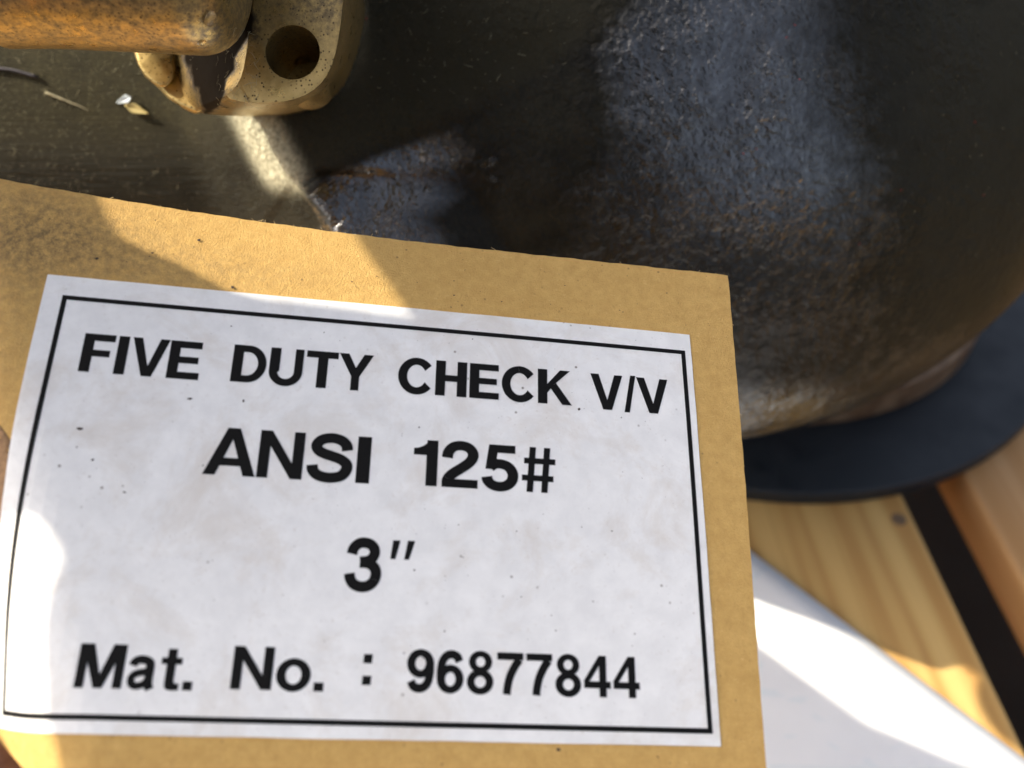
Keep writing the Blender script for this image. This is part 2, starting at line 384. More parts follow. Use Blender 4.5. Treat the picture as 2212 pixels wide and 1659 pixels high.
body = mesh_obj("body", wdn(PB), quads.tolist(), black, valve, smooth=True)
def proj(P): return np.stack([CX + F0 * P[:, 0] / P[:, 2], CY + F0 * P[:, 1] / P[:, 2]], 1)
PX = proj(PB)
X, Y = PB[:, 0], PB[:, 1]
padv = (sdf(PB) * 0)
onpad = ss(-(XYn := ((PB[:, :2] - padc) @ n1)), -5, 2) * ss(-((PB[:, :2] - padc) @ n2), -2, 4) * (1 - ss(X, 6, 26))
leftn = 1 - ss(X, -48, -36) * 1.0
leftn = np.where((PB[:, :2] - padc) @ n1 > 0, 1 - ss(X, -26, -18), 0)
patch = np.exp(-(((PX[:, 0] - 545 - (PX[:, 1] - 250) * 0.52) / 50) ** 4) - ((PX[:, 1] - 310) / 98) ** 6)  # outline of the sunlit patch painted beside the pad edge
dust = np.clip(0.8 * leftn * (1 - 0.92 * ss(PX[:, 1], 240, 400)) * (1 - 0.7 * ss(PX[:, 0], 380, 520)) + 0.30 * onpad + 0.25 * ss(X, 45, 95), 0, 1)  # real dust, thinned out towards the tag to stand in for shade
mach = np.clip(leftn - patch, 0, 1)
dry = np.clip(0.5 * np.exp(-(((PX[:, 0] - 1090) / 130) ** 2 + ((PX[:, 1] - 480) / 75) ** 2)) + 0.75 * onpad + 0.6 * leftn +  0.62 * ss(PX[:, 0] + 0.15 * PX[:, 1], 1500, 2450) + 0.8 * np.exp(-(((PX[:, 0] - 1170) / 170) ** 2 + ((PX[:, 1] - 220) / 130) ** 2)), 0, 1)
vn = np.zeros(len(PB) * 3, np.float32); body.data.vertices.foreach_get('normal', vn); vn = vn.reshape(-1, 3) @ CM
facing = np.abs(np.einsum('ij,ij->i', vn, PB) / np.linalg.norm(PB, axis=1)); dry = dry * ss(facing, 0.12, 0.62)
ru = np.exp(-(((PX[:, 1] - 383 - 0.02 * (PX[:, 0] - 800)) / 14) ** 2) - ((PX[:, 0] - 810) / 150) ** 2)
gx, gy = PX[:, 0], PX[:, 1]
band = np.exp(-((gx - 1605 - 0.0009 * np.clip(gy - 150, 0, None) ** 2) / (150 + 0.22 * np.clip(gy, 0, 600))) ** 2) * (1 - 0.75 * ss(gy, 330, 620))
blob = np.exp(-(((gx - 1365) / 75) ** 2 + ((gy - 170) / 130) ** 2))
rib_ = ss(gx, 655, 725) * (1 - ss(gx + 0.25 * (gy - 300) + 25 * np.sin(gy * 0.07), 840, 1070)) * ss(gy + 0.42 * (gx - 640), 395, 440) * (1 - ss(gy, 640, 700))
low_ = ss(gy, 800, 890) * (1 - ss(gx, 1750, 1900))
sheen_v = np.clip(0.14 + 1.15 * band + 0.9 * blob + 1.1 * rib_ + 0.8 * low_, 0, 1.15)  # gloss raised in bands to place the sky sheen on the casting
for nm, val in (('wet', sheen_v), ('dust', dust), ('machined', mach), ('dry', dry), ('rust', np.clip(ru, 0, 1)), ('sun_patch', np.clip(1.25 * patch, 0, 1))):
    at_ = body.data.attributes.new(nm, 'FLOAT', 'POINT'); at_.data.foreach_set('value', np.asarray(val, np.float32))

v, f = lathe([(94.4, 0.2), (95, 0.8), (95, 4.6), (94.5, 5.2), (60, 5.4)], *FC)
fl = mesh_obj("flange", v, f, navy, valve, smooth=False); bevel(fl, 0.4, 2)
v, f = lathe([(71.5, 5.6), (72, 6.2), (72, 15), (71, 16), (40, 16.2)], *FC)
mesh_obj("flange_rim", v, f, rim, valve); 

# ------------------------------------------------------------------ brass fitting on the valve
ZF, ZB = 121.0, 149.6
def zb(x): t_ = min(1, max(0, (x - 465) / 95)); return 138.5 + (ZB - 138.5) * t_ * t_ * (3 - 2 * t_)
front = [(566, -260), (557, -120), (549, 0), (541, 50), (533, 110), (524, 161), (508, 190), (484, 210), (530, 222), (580, 222), (630, 217), (672, 200), (702, 172), (722, 130), (735, 62), (741, 0), (746, -120), (748, -260)]
back = [(330, -260), (342, -120), (350, 0), (354, 50), (357, 116), (368, 176), (388, 222), (420, 244), (500, 251), (571, 252), (634, 248), (697, 228), (737, 196), (765, 141), (787, 50), (790, 0), (793, -120), (794, -260)]
def chaikin(L_): 
    out = [L_[0]]
    for (x0, y0), (x1, y1) in zip(L_[:-1], L_[1:]): out += [(x0 * .75 + x1 * .25, y0 * .75 + y1 * .25), (x0 * .25 + x1 * .75, y0 * .25 + y1 * .75)]
    return out + [L_[-1]]
front, back = chaikin(front), chaikin(back)
bm = bmesh.new()
fv = [bm.verts.new(wd(at(x, y, ZF + (x - 640) * -0.006 + 0.004 * (y - 100)))) for x, y in front]
bv = [bm.verts.new(wd(at(x, y, zb(x)))) for x, y in back]
mids = []
for t_, ex_ in ((0.50, 0.0), (0.56, 4.5), (0.74, 4.0), (0.79, 0.5)):
    rg = []
    for (x0, y0), (x1, y1) in zip(front, back):
        x, y = x0 + (x1 - x0) * t_, y0 + (y1 - y0) * t_
        if x > 560: q_ = math.hypot(x - 600, y - 60) or 1; x += ex_ * (x - 600) / q_; y += ex_ * max(0, y - 60) / q_
        rg.append(bm.verts.new(wd(at(x, y, ZF + (zb(x1) - ZF) * t_ + (1 - t_) * ((x0 - 640) * -0.006 + 0.004 * (y0 - 100))))))
    mids.append(rg)
hn = 40; hc, hr = (632, 113), 59
def hz(x, y): return ZF + (x - 640) * -0.006 + 0.004 * (y - 100)
hv = []
for i in range(hn):
    a_ = 2 * math.pi * i / hn; x, y = hc[0] + hr * math.cos(a_), hc[1] + hr * math.sin(a_) * 1.0
    hv.append(bm.verts.new(wd(at(x, y, hz(x, y)))))
n_ = len(front)
edges = [bm.edges.new((fv[i], fv[(i + 1) % n_])) for i in range(n_)] + [bm.edges.new((hv[i], hv[(i + 1) % hn])) for i in range(hn)]
bmesh.ops.triangle_fill(bm, edges=edges, use_beauty=True)
for ra, rb in zip([fv] + mids, mids + [bv]):
    for i in range(n_): bm.faces.new((ra[i], ra[(i + 1) % n_], rb[(i + 1) % n_], rb[i]))
bmesh.ops.triangle_fill(bm, edges=[bm.edges.get((bv[i], bv[(i + 1) % n_])) for i in range(n_)], use_beauty=True)
ctr = wd(at(hc[0], hc[1], ZF)); dv = CM @ np.array([-0.06, -0.03, 1.0])
hv2 = [bm.verts.new(Vector(np.array(v_.co) + dv * 15)) for v_ in hv]
for i in range(hn): bm.faces.new((hv[i], hv2[i], hv2[(i + 1) % hn], hv[(i + 1) % hn]))
bm.faces.new(hv2)
bm.faces.ensure_lookup_table()
for ax_, lo_, hi_ in ((0, -60, -10), (2, 190, 260)):
    x_ = lo_
    while x_ < hi_:
        co = Vector((x_, 0, 0)) if ax_ == 0 else Vector((0, 0, x_)); no = Vector((1, 0, 0)) if ax_ == 0 else Vector((0, 0, 1))
        bmesh.ops.bisect_plane(bm, geom=bm.verts[:] + bm.edges[:] + bm.faces[:], plane_co=co, plane_no=no, dist=1e-4); x_ += 1.6
bf = bm_obj("brass_flange", bm, brass, valve)
bevel(bf, 1.1, 4, 28); bf.data.shade_smooth()
ga = bf.data.attributes.new('grime_shade', 'FLOAT', 'POINT')
gv = []
for v_ in bf.data.vertices:
    P_ = CM.T @ (np.array(v_.co) / S + np.array(bf['_o']) - CO); x = CX + F0 * P_[0] / P_[2]; y = CY + F0 * P_[1] / P_[2]
    edge_ = 545 - max(0, y - 60) * 0.42
    gv.append(float(np.clip(1.0 - y / 190.0, 0.12, 0.95) if x > edge_ else np.clip(0.2 + (x - 380 - (y - 115) * 0.36) / 9.0, 0.1, 2.2)))  # grime on the face; the left flank is darkened along its shadow edge
ga.data.foreach_set('value', gv)
# tube to the left
path = [at(-28, -118, 112), at(100, -118, 112), at(380, -105, 112), at(512, -98, 112)]
path = [wd(p_) for p_ in path]
pp = []
for i in range(3):
    for t_ in np.linspace(0, 1, 16, endpoint=False): pp.append(path[i] * (1 - t_) + path[i + 1] * t_)
for t_ in np.linspace(0.80, 0.999, 9): pp.append(path[2] * (1 - t_) + path[3] * t_)
pp.append(path[3]); pp = np.array(pp)
rad = np.full(len(pp), 11.8); rad[0] = 10.6; rad[1] = 11.4
pp = pp[np.argsort(pp[:, 0], kind='stable')]
xe = pp[-1, 0]; rad = np.where(pp[:, 0] > xe - 5.0, 6.8 + 5.0 * np.sqrt(np.clip(1 - ((pp[:, 0] - xe + 5.0) / 5.0) ** 2, 0, 1)), rad)
v, f = tube(pp, rad, 64)
bt = mesh_obj("brass_tube", v, f, brass, bf, smooth=True)
bt.data.attributes.new('grime_shade', 'FLOAT', 'POINT').data.foreach_set('value', [float(0.9 + 0.25 * np.clip((pp[i_ // 64, 0] - xe + 6.0) / 5.0, 0, 1)) for i_ in range(len(v))])
# lit lug behind the tube
lf = [(283, 60), (288, 112), (298, 142), (312, 165), (330, 180), (344, 193), (362, 212), (390, 230), (424, 245), (440, 238), (400, 60)]
bm = bmesh.new()
a_ = [bm.verts.new(wd(at(x, y, 137.0 - (x - 283) * 0.004))) for x, y in lf]
b_ = [bm.verts.new(wd(at(x + (6 if x < 400 else 0), y + 4, 140.0))) for x, y in lf]
bm.faces.new(a_); bm.faces.new(b_[::-1])
for i in range(len(lf)): bm.faces.new((a_[i], b_[i], b_[(i + 1) % len(lf)], a_[(i + 1) % len(lf)]))
lg = bm_obj("brass_lug", bm, brass, bf); bevel(lg, 0.9, 3)
lg.data.attributes.new('grime_shade', 'FLOAT', 'POINT').data.foreach_set('value', [0.1] * len(lg.data.vertices))

nub = [(286, 70), (289, 110), (298, 141), (311, 162), (328, 178), (346, 189), (362, 186), (374, 172), (379, 150), (372, 120), (362, 70)]
bm = bmesh.new(); a_ = [bm.verts.new(wd(at(x, y, 135.4))) for x, y in nub]; b_ = [bm.verts.new(wd(at(x, y, 138.5))) for x, y in nub]
bm.faces.new(a_); bm.faces.new(b_[::-1])
for i in range(len(nub)): bm.faces.new((a_[i], b_[i], b_[(i + 1) % len(nub)], a_[(i + 1) % len(nub)]))
nb_ = bm_obj("brass_nub", bm, brass, bf, True); bevel(nb_, 1.5, 5)
nb_.data.attributes.new('grime_shade', 'FLOAT', 'POINT').data.foreach_set('value', [0.05] * len(nb_.data.vertices))

# ------------------------------------------------------------------ cardboard tag
tr_ = np.array([12414, 1020, 2000.]); tr_ /= np.linalg.norm(tr_)
tu_ = np.array([28, -4500, 2000.]); tu_ -= tr_ * (tu_ @ tr_); tu_ /= np.linalg.norm(tu_)
tn_ = np.cross(tr_, tu_)
if tn_[2] > 0: tn_ = -tn_
P0 = ray(1106, 1100) * 105
BA = np.array([-52.6, 11.0]); BB = np.array([-40.0, -24.5]); BR = 10.0
bd = (BB - BA) / np.linalg.norm(BB - BA); bmn = np.array([bd[1], -bd[0]])
if bmn @ np.array([-1, -1]) < 0: bmn = -bmn
def tagmap(u, v, wv):
    q_ = np.array([u, v]) - BA; d = q_ @ bmn; along = q_ @ bd
    und = 0.22 * math.sin(u * 0.055 + 1.0) * math.cos(v * 0.04) + 0.12 * math.sin(v * 0.11 + u * 0.03)
    if d > 0:
        th_ = min(d / BR, 0.85); ex = d - th_ * BR
        d2 = (BR + wv) * math.sin(th_) + ex * math.cos(th_); w2 = (BR + wv) * math.cos(th_) - BR - ex * math.sin(th_)
    else: d2, w2 = d, wv
    uv = BA + bd * along + bmn * d2
    return P0 + tr_ * uv[0] + tu_ * uv[1] + tn_ * (w2 + und)
def tag_uv(px, py):
    d = ray(px, py); t_ = (P0 @ tn_) / (d @ tn_); p_ = d * t_ - P0; return p_ @ tr_, p_ @ tu_
def flat_mesh(name, bm, mat, parent, step=2.0, origin=None, smooth=True):
    """bm holds geometry in (u, v, w) tag coordinates; cut into a grid and lay it on the bent tag"""
    us = [v_.co.x for v_ in bm.verts]; vs = [v_.co.y for v_ in bm.verts]
    for ax, lo, hi in ((0, min(us), max(us)), (1, min(vs), max(vs))):
        x = math.floor(lo / step) * step + step
        while x < hi:
            co = Vector((x, 0, 0)) if ax == 0 else Vector((0, x, 0)); no = Vector((1, 0, 0)) if ax == 0 else Vector((0, 1, 0))
            bmesh.ops.bisect_plane(bm, geom=bm.verts[:] + bm.edges[:] + bm.faces[:], plane_co=co, plane_no=no, dist=1e-5); x += step
    uvw = [tuple(v_.co) for v_ in bm.verts]
    for v_ in bm.verts: v_.co = Vector(wd(tagmap(*v_.co)))
    o = bm_obj(name, bm, mat, parent, smooth, origin); return o, uvw
def slab(poly, w0, w1):
    bm = bmesh.new(); a_ = [bm.verts.new((x, y, w1)) for x, y in poly]; b_ = [bm.verts.new((x, y, w0)) for x, y in poly]
    bm.faces.new(a_); bm.faces.new(b_[::-1])
    for i in range(len(poly)): bm.faces.new((a_[i], b_[i], b_[(i + 1) % len(poly)], a_[(i + 1) % len(poly)]))
    return bm
topv = lambda u: 34.05 + 0.0008 * max(0, -u - 5) ** 2 + 0.04 * math.sin(u * 1.9) + 0.03 * math.sin(u * 4.3)
top = [(u, topv(u)) for u in np.linspace(28.9, -70, 80)]
left = [(-76, 30), (-78.5, 22), (-78.5, -10), (-75, -16.5), (-64.8, -20.8)]
bot = [(-53.3, -25.8), (-47.8, -28.3), (-44.5, -31.5), (-40, -38), (-38, -40), (27.6, -40)]
right = [(27.8 + 0.02 * (v_ + 26) + 0.03 * math.sin(v_ * 1.7), v_) for v_ in np.linspace(-26, 33, 30)]
cbm = slab(top + left + bot + right, -0.55, 0.0)
P00 = wd(P0)
card, uvw = flat_mesh("cardboard_tag", cbm, kraft, None, 1.5, origin=P00, smooth=False)
tag(card, "tan kraft cardboard tag with a printed white label, curled at one corner", "tag")
dd = []
for u, v_, w_ in uvw:
    d_ = 0.95 * math.exp(-(((u + 57) / 13) ** 2 + ((v_ - 30) / 6.5) ** 2)) + 0.42 * math.exp(-(((u + 38) / 16) ** 2 + ((v_ - 27) / 3.2) ** 2)) + 0.35 * math.exp(-(((u + 57.5) / 3) ** 2 + ((v_ - 16) / 12) ** 2))
    dd.append(min(1, d_))
card.data.attributes.new('dirt', 'FLOAT', 'POINT').data.foreach_set('value', dd)
lab_poly = []
for (x0, y0), (x1, y1) in (((-54.4, 24.45), (-54.4, -24.7)), ((-54.4, -24.7), (22.85, -24.7)), ((22.85, -24.7), (22.8, 24.4)), ((22.8, 24.4), (-54.4, 24.45))):
    for t_ in np.linspace(0, 1, 24, endpoint=False):
        lab_poly.append((x0 + (x1 - x0) * t_ + rng.normal() * 0.02, y0 + (y1 - y0) * t_ + rng.normal() * 0.02))
label, _ = flat_mesh("paper_label", slab(lab_poly, 0.02, 0.11), paper, card, 1.5, smooth=False)
# printed border
def ring(o0, o1, t_):
    (x0, y1), (x1, y0) = o0, o1; bm = bmesh.new(); W = 0.135
    for r_ in ((x0, y1 - t_, x1, y1), (x0, y0, x1, y0 + t_), (x0, y0 + t_, x0 + t_, y1 - t_), (x1 - t_, y0 + t_, x1, y1 - t_)):
        q4 = [bm.verts.new((x, y, W)) for x, y in ((r_[0], r_[1]), (r_[2], r_[1]), (r_[2], r_[3]), (r_[0], r_[3]))]; bm.faces.new(q4)
    return bm
flat_mesh("printed_border", ring((-52.3, 22.0), (22.0, -23.45), 0.55), ink, label, 0.8)
# lettering: a bold grotesque drawn glyph by glyph, cap height 1
def band(o, i_): return [[o[k_], o[k_ + 1], i_[k_ + 1], i_[k_]] for k_ in range(len(o) - 1)]
def arc(cx, cy, rx, ry, a0, a1, n=22): return [(cx + rx * math.cos(math.radians(a0 + (a1 - a0) * t_ / n)), cy + ry * math.sin(math.radians(a0 + (a1 - a0) * t_ / n))) for t_ in range(n + 1)]
def rc(x0, y0, x1, y1): return [[(x0, y0), (x1, y0), (x1, y1), (x0, y1)]]
def smooth(pts, n=5):
    P = [np.array(p_, float) for p_ in pts]; P = [2 * P[0] - P[1]] + P + [2 * P[-1] - P[-2]]; out = []
    for i_ in range(1, len(P) - 2):
        for t_ in np.linspace(0, 1, n, endpoint=False):
            a_, b_, c_, d_ = P[i_ - 1:i_ + 3]
            out.append(0.5 * (2 * b_ + (c_ - a_) * t_ + (2 * a_ - 5 * b_ + 4 * c_ - d_) * t_ ** 2 + (3 * b_ - a_ - 3 * c_ + d_) * t_ ** 3))
    return np.array(out + [P[-2]])
def stroke(pts, wd_):
    p_ = smooth(pts); t_ = np.gradient(p_, axis=0); t_ /= np.linalg.norm(t_, axis=1)[:, None]; n_ = np.stack([-t_[:, 1], t_[:, 0]], 1) * wd_ / 2
    return band([tuple(x) for x in p_ + n_], [tuple(x) for x in p_ - n_])
def rot180(polys, w_): return [[(w_ - x, 1 - y) for x, y in p_] for p_ in polys]
ST = 0.262
six = band(arc(.35, .325, .345, .34, 0, 360, 36), arc(.35, .325, .135, .165, 0, 360, 36)) + stroke([(.105, .33), (.10, .52), (.14, .74), (.235, .87), (.37, .912), (.51, .865), (.575, .745)], .205)
GL = {
 'F': (.76, rc(0, 0, ST, 1) + rc(ST, .815, .76, 1) + rc(ST, .41, .68, .585)),
 'I': (ST, rc(0, 0, ST, 1)),
 'V': (.92, [[(0, 1), (.235, 1), (.46, .27), (.46, 0), (.335, 0)], [(.92, 1), (.685, 1), (.46, .27), (.46, 0), (.585, 0)]]),
 'E': (.80, rc(0, 0, ST, 1) + rc(ST, .815, .79, 1) + rc(ST, .415, .74, .59) + rc(ST, 0, .80, .185)),
 'D': (.86, rc(0, 0, ST, 1) + band([(ST, 1), (.40, 1)] + arc(.40, .5, .46, .5, 90, -90)[1:-1] + [(.40, 0), (ST, 0)], [(ST, .815), (.38, .815)] + arc(.38, .5, .265, .315, 90, -90)[1:-1] + [(.38, .185), (ST, .185)])),
 'U': (.85, band([(0, 1), (0, .37)] + arc(.425, .37, .425, .395, 180, 360)[1:-1] + [(.85, .37), (.85, 1)], [(ST, 1), (ST, .37)] + arc(.425, .37, .21, .20, 180, 360)[1:-1] + [(.635, .37), (.635, 1)])),
 'T': (.82, rc(0, .815, .82, 1) + rc(.3, 0, .3 + ST, .815)),
 'Y': (.90, [[(0, 1), (.25, 1), (.45, .62), (.45, .38), (.3425, .38)], [(.90, 1), (.65, 1), (.45, .62), (.45, .38), (.5575, .38)]] + rc(.3425, 0, .5575, .38)),
 'C': (.92, band(arc(.49, .5, .49, .525, 38, 322, 40), arc(.49, .5, .25, .32, 30, 330, 40))),
 'H': (.84, rc(0, 0, ST, 1) + rc(.84 - ST, 0, .84, 1) + rc(ST, .415, .84 - ST, .595)),
 'K': (.94, rc(0, 0, ST, 1) + [[(ST, .575), (.62, 1), (.90, 1), (.46, .575), (ST, .315)], [(.35, .455), (.505, .62), (.94, 0), (.67, 0)]]),
 '/': (.36, [[(0, -.03), (.15, -.03), (.36, 1.03), (.21, 1.03)]]),
 'A': (.96, [[(0, 0), (.225, 0), (.48, .76), (.48, 1), (.365, 1)], [(.96, 0), (.735, 0), (.48, .76), (.48, 1), (.595, 1)]] + rc(.25, .2, .71, .365)),
 'N': (.84, rc(0, 0, .205, 1) + rc(.635, 0, .84, 1) + [[(.0, 1), (.215, 1), (.84, 0), (.625, 0)]]),
 'S': (.86, stroke([(.745, .67), (.715, .79), (.61, .885), (.43, .925), (.25, .88), (.155, .765), (.19, .65), (.31, .58), (.46, .535), (.63, .475), (.745, .375), (.745, .25), (.65, .125), (.44, .075), (.23, .115), (.125, .215), (.10, .33)], .215)),
 '1': (.46, rc(.245, 0, .46, 1) + [[(0, .665), (.245, .665), (.245, .93), (.17, .865), (.09, .825), (0, .81)], [(.245, .93), (.245, .8), (.30, 1), (.275, 1)]]),
 '2': (.70, stroke([(.105, .64), (.125, .77), (.215, .885), (.36, .925), (.51, .885), (.595, .77), (.585, .655), (.51, .54), (.37, .42), (.22, .30), (.135, .19), (.115, .08)], .21) + rc(.015, 0, .70, .185)),
 '5': (.70, rc(.13, .82, .645, 1) + [[(.13, 1), (.065, .45), (.25, .45), (.30, .83), (.30, 1)]] + stroke([(.155, .49), (.255, .565), (.37, .575), (.51, .52), (.595, .38), (.58, .22), (.48, .11), (.33, .075), (.19, .115), (.115, .20), (.095, .28)], .21)),
 '#': (.66, [[(.09, 0), (.215, 0), (.275, 1), (.15, 1)], [(.375, 0), (.50, 0), (.56, 1), (.435, 1)]] + rc(0, .245, .62, .375) + rc(.04, .625, .66, .755)),
 '3': (.70, stroke([(.115, .69), (.145, .81), (.24, .90), (.36, .92), (.49, .875), (.555, .765), (.53, .65), (.44, .57), (.28, .545)], .205) + stroke([(.28, .535), (.45, .525), (.57, .44), (.605, .31), (.56, .175), (.46, .095), (.33, .075), (.20, .115), (.12, .21), (.095, .32)], .205)),
 'M': (1.02, rc(0, 0, .205, 1) + rc(.815, 0, 1.02, 1) + [[(.05, 1), (.30, 1), (.605, 0), (.415, 0)], [(.97, 1), (.72, 1), (.415, 0), (.605, 0)]]),
 'a': (.64, stroke([(.105, .53), (.135, .615), (.225, .665), (.325, .67), (.44, .63), (.485, .53), (.485, .20), (.505, .08), (.545, .0)], .19) + stroke([(.49, .425), (.37, .39), (.22, .355), (.125, .285), (.11, .175), (.17, .085), (.28, .075), (.40, .125), (.475, .22)], .165)),
 't': (.46, rc(.125, .15, .325, .94) + rc(0, .585, .46, .735) + [[(.125, .15), (.14, .05), (.20, .0), (.30, -.015), (.45, .0), (.45, .15), (.36, .15), (.325, .19)]]),
 'o': (.73, band(arc(.365, .365, .365, .39, 0, 360, 36), arc(.365, .365, .165, .215, 0, 360, 36))),
 '.': (.21, rc(0, 0, .21, .205)),
 '6': (.70, six), '9': (.70, rot180(six, .70)),
 '8': (.70, band(arc(.35, .28, .345, .30, 0, 360, 36), arc(.35, .28, .145, .135, 0, 360, 36)) + band(arc(.35, .755, .305, .265, 0, 360, 36), arc(.35, .755, .12, .12, 0, 360, 36))),
 '7': (.70, rc(.01, .825, .70, 1) + stroke([(.60, .84), (.47, .66), (.355, .43), (.295, .20), (.27, 0)], .205)),
 '4': (.72, rc(.41, 0, .605, 1) + rc(0, .21, .72, .375) + [[(.41, 1), (.0, .40), (.0, .3), (.15, .375), (.41, .75)]]),
}
LIFT = [0]
def word(bm, txt, u0, u1, v0, v1):
    x = 0; items = []
    for ch in txt:
        w_, ps = GL[ch]; items.append((x, ps)); x += w_ + (.075 if ch not in 'VA/T' else .02)
    x -= .075 if txt[-1] not in 'VA/T' else .02
    for x0, ps in items:
        for p_ in ps:
            LIFT[0] += 1; wv = 0.130 + (LIFT[0] % 60) * 0.0004
            try: bm.faces.new([bm.verts.new((u0 + (x0 + a_) / x * (u1 - u0), v0 + b_ * (v1 - v0), wv)) for a_, b_ in p_])
            except ValueError: pass
def poly(bm, pts): bm.faces.new([bm.verts.new((x, y, 0.135)) for x, y in pts])
lines = [
    [("FIVE", -49.0, -36.15, 12.8, 17.5), ("DUTY", -32.7, -16.75, 12.98, 17.62), ("CHECK", -13.8, 7.1, 13.15, 17.68), ("V/V", 9.5, 19.35, 12.98, 17.66)],
    [("ANSI", -34.2, -16.25, 1.9, 7.4), ("125#", -11.45, 5.0, 2.05, 7.5)],
    [("3", -18.1, -14.25, -9.95, -4.3)],
    [("Mat.", -43.1, -32.05, -20.5, -16.3), ("No.", -28.4, -19.25, -20.25, -16.05), ("96877844", -10.95, 14.1, -20.05, -15.8)]]
for i, ln in enumerate(lines):
    bm = bmesh.new()
    for wd_ in ln: word(bm, *wd_)
    if i == 2:
        poly(bm, [(-13.35, -6.4), (-12.8, -6.4), (-12.35, -4.32), (-13.15, -4.32)]); poly(bm, [(-11.85, -6.4), (-11.32, -6.4), (-10.75, -4.3), (-11.55, -4.3)])
    if i == 3:
        for y in (-19.5, -17.35): poly(bm, [(-15.45, y), (-14.55, y), (-14.5, y + 0.92), (-15.4, y + 0.92)])
    flat_mesh("lettering", bm, ink, label, 1.5)
# round reinforcement patch at the tag's tie end
flat_mesh("reinforcement_patch", slab([(-64.5 + 12.6 * math.cos(t_), -3.2 + 12.6 * math.sin(t_)) for t_ in np.linspace(0, 2 * math.pi, 60, endpoint=False)], 0.0, 0.015), patch_m, card, 1.5)
# specks of dirt
bm = bmesh.new()
def speck(u, v_, r_, el=1.0):
    n_s = 9; a0 = random.random() * 6; pts = []
    for k_ in range(n_s):
        q_ = a0 + 2 * math.pi * k_ / n_s; rr = r_ * 0.72 * (0.7 + 0.6 * random.random()); pts.append((u + rr * math.cos(q_) * el, v_ + rr * math.sin(q_), 0.15))
    c_ = bm.verts.new((u, v_, 0.15 + r_ * 0.35)); vs = [bm.verts.new(p_) for p_ in pts]
    for k_ in range(n_s): bm.faces.new((c_, vs[k_], vs[(k_ + 1) % n_s]))
for px, py, r_, el in ((503, 622, .32, 1), (526, 866, .2, 1), (410, 861, .2, 2), (1249, 887, .25, 1), (199, 992, .18, 1), (165, 965, .12, 1), (172, 925, .22, 2), (438, 1005, .12, 1), (268, 1062, .14, 2), (210, 560, .2, 1.5), (330, 548, .2, 1), (430, 520, .22, 1.2), (1115, 1149, .13, 1), (1320, 1149, .13, 1), (1255, 1140, .1, 1), (1000, 1205, .1, 1), (895, 1232, .15, 1), (1125, 1290, .1, 1), (1200, 1363, .1, 1), (1280, 1300, .1, 1), (960, 1364, .12, 1), (1190, 1330, .09, 1), (1205, 1620, .2, 1.6), (1420, 1635, .12, 1), (300, 1540, .1, 1), (1020, 735, .12, 1), (700, 720, .1, 1), (1340, 905, .1, 1), (905, 925, .12, 1), (1000, 1020, .12, 1), (1370, 1370, .1, 1), (990, 1135, .1, 1), (500, 706, .12, 1), (760, 610, .15, 1), (980, 640, .12, 1.5), (1700, 640, .1, 1)):
    speck(*tag_uv(px, py), r_, el)
for _ in range(260): speck(random.uniform(-50, 21), random.uniform(-24, 23), random.uniform(0.02, 0.055), random.uniform(0.7, 1.8))
for _ in range(70): speck(random.uniform(-56, 28), random.uniform(25, 33.5), random.uniform(0.03, 0.09), random.uniform(0.7, 2.2))
so, _ = flat_mesh("dirt_specks", bm, speck_m, card, 500)
so['kind'] = 'stuff'

fv_, ff_ = [], []
for _ in range(26):
    if random.random() < 0.75: u_ = random.choice([-33, -31.5, -27, -20, -44]) + random.gauss(0, 2.5) if random.random() < 0.6 else random.uniform(-55, 28); v_ = topv(u_); du, dv_ = random.gauss(0, 0.35), random.uniform(0.05, 0.35)
    else: v_ = random.uniform(-26, 33); u_ = 27.8 + 0.02 * (v_ + 26); du, dv_ = random.uniform(0.05, 0.25), random.gauss(0, 0.2)
    p_ = [wd(tagmap(u_ + du * t_ ** 1.3, v_ + dv_ * t_, -0.1 + 0.2 * t_)) for t_ in (0, 0.5, 1)]; v2, f2 = tube(p_, 0.022, 4); n0 = len(fv_); fv_ += v2; ff_ += [tuple(n0 + x for x in g_) for g_ in f2]
k = NT("paper_fuzz"); fz_o = mesh_obj("paper_fibres", fv_, ff_, k.set(Base_Color=(0.66, 0.5, 0.26), Roughness=0.9), card); fz_o['kind'] = 'stuff'

# ------------------------------------------------------------------ added plate above the picture, cut to the outline of the shade on the tag
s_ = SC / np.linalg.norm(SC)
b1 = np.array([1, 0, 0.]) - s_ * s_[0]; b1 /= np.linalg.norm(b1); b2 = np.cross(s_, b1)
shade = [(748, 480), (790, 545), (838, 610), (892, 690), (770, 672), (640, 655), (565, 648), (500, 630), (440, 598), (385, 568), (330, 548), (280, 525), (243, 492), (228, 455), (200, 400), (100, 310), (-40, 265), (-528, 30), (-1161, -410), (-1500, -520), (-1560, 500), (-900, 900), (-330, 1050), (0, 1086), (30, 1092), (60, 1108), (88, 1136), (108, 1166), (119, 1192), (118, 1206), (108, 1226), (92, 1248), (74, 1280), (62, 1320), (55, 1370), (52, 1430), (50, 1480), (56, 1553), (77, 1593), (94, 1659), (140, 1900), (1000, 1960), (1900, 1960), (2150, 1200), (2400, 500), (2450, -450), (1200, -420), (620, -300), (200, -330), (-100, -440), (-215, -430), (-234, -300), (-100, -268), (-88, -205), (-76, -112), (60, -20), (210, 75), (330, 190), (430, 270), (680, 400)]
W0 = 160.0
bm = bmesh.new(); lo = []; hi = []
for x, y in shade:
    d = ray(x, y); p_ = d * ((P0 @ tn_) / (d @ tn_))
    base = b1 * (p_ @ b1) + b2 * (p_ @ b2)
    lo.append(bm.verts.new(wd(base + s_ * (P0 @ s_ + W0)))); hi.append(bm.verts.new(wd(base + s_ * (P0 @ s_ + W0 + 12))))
bm.faces.new(lo); bm.faces.new(hi[::-1])
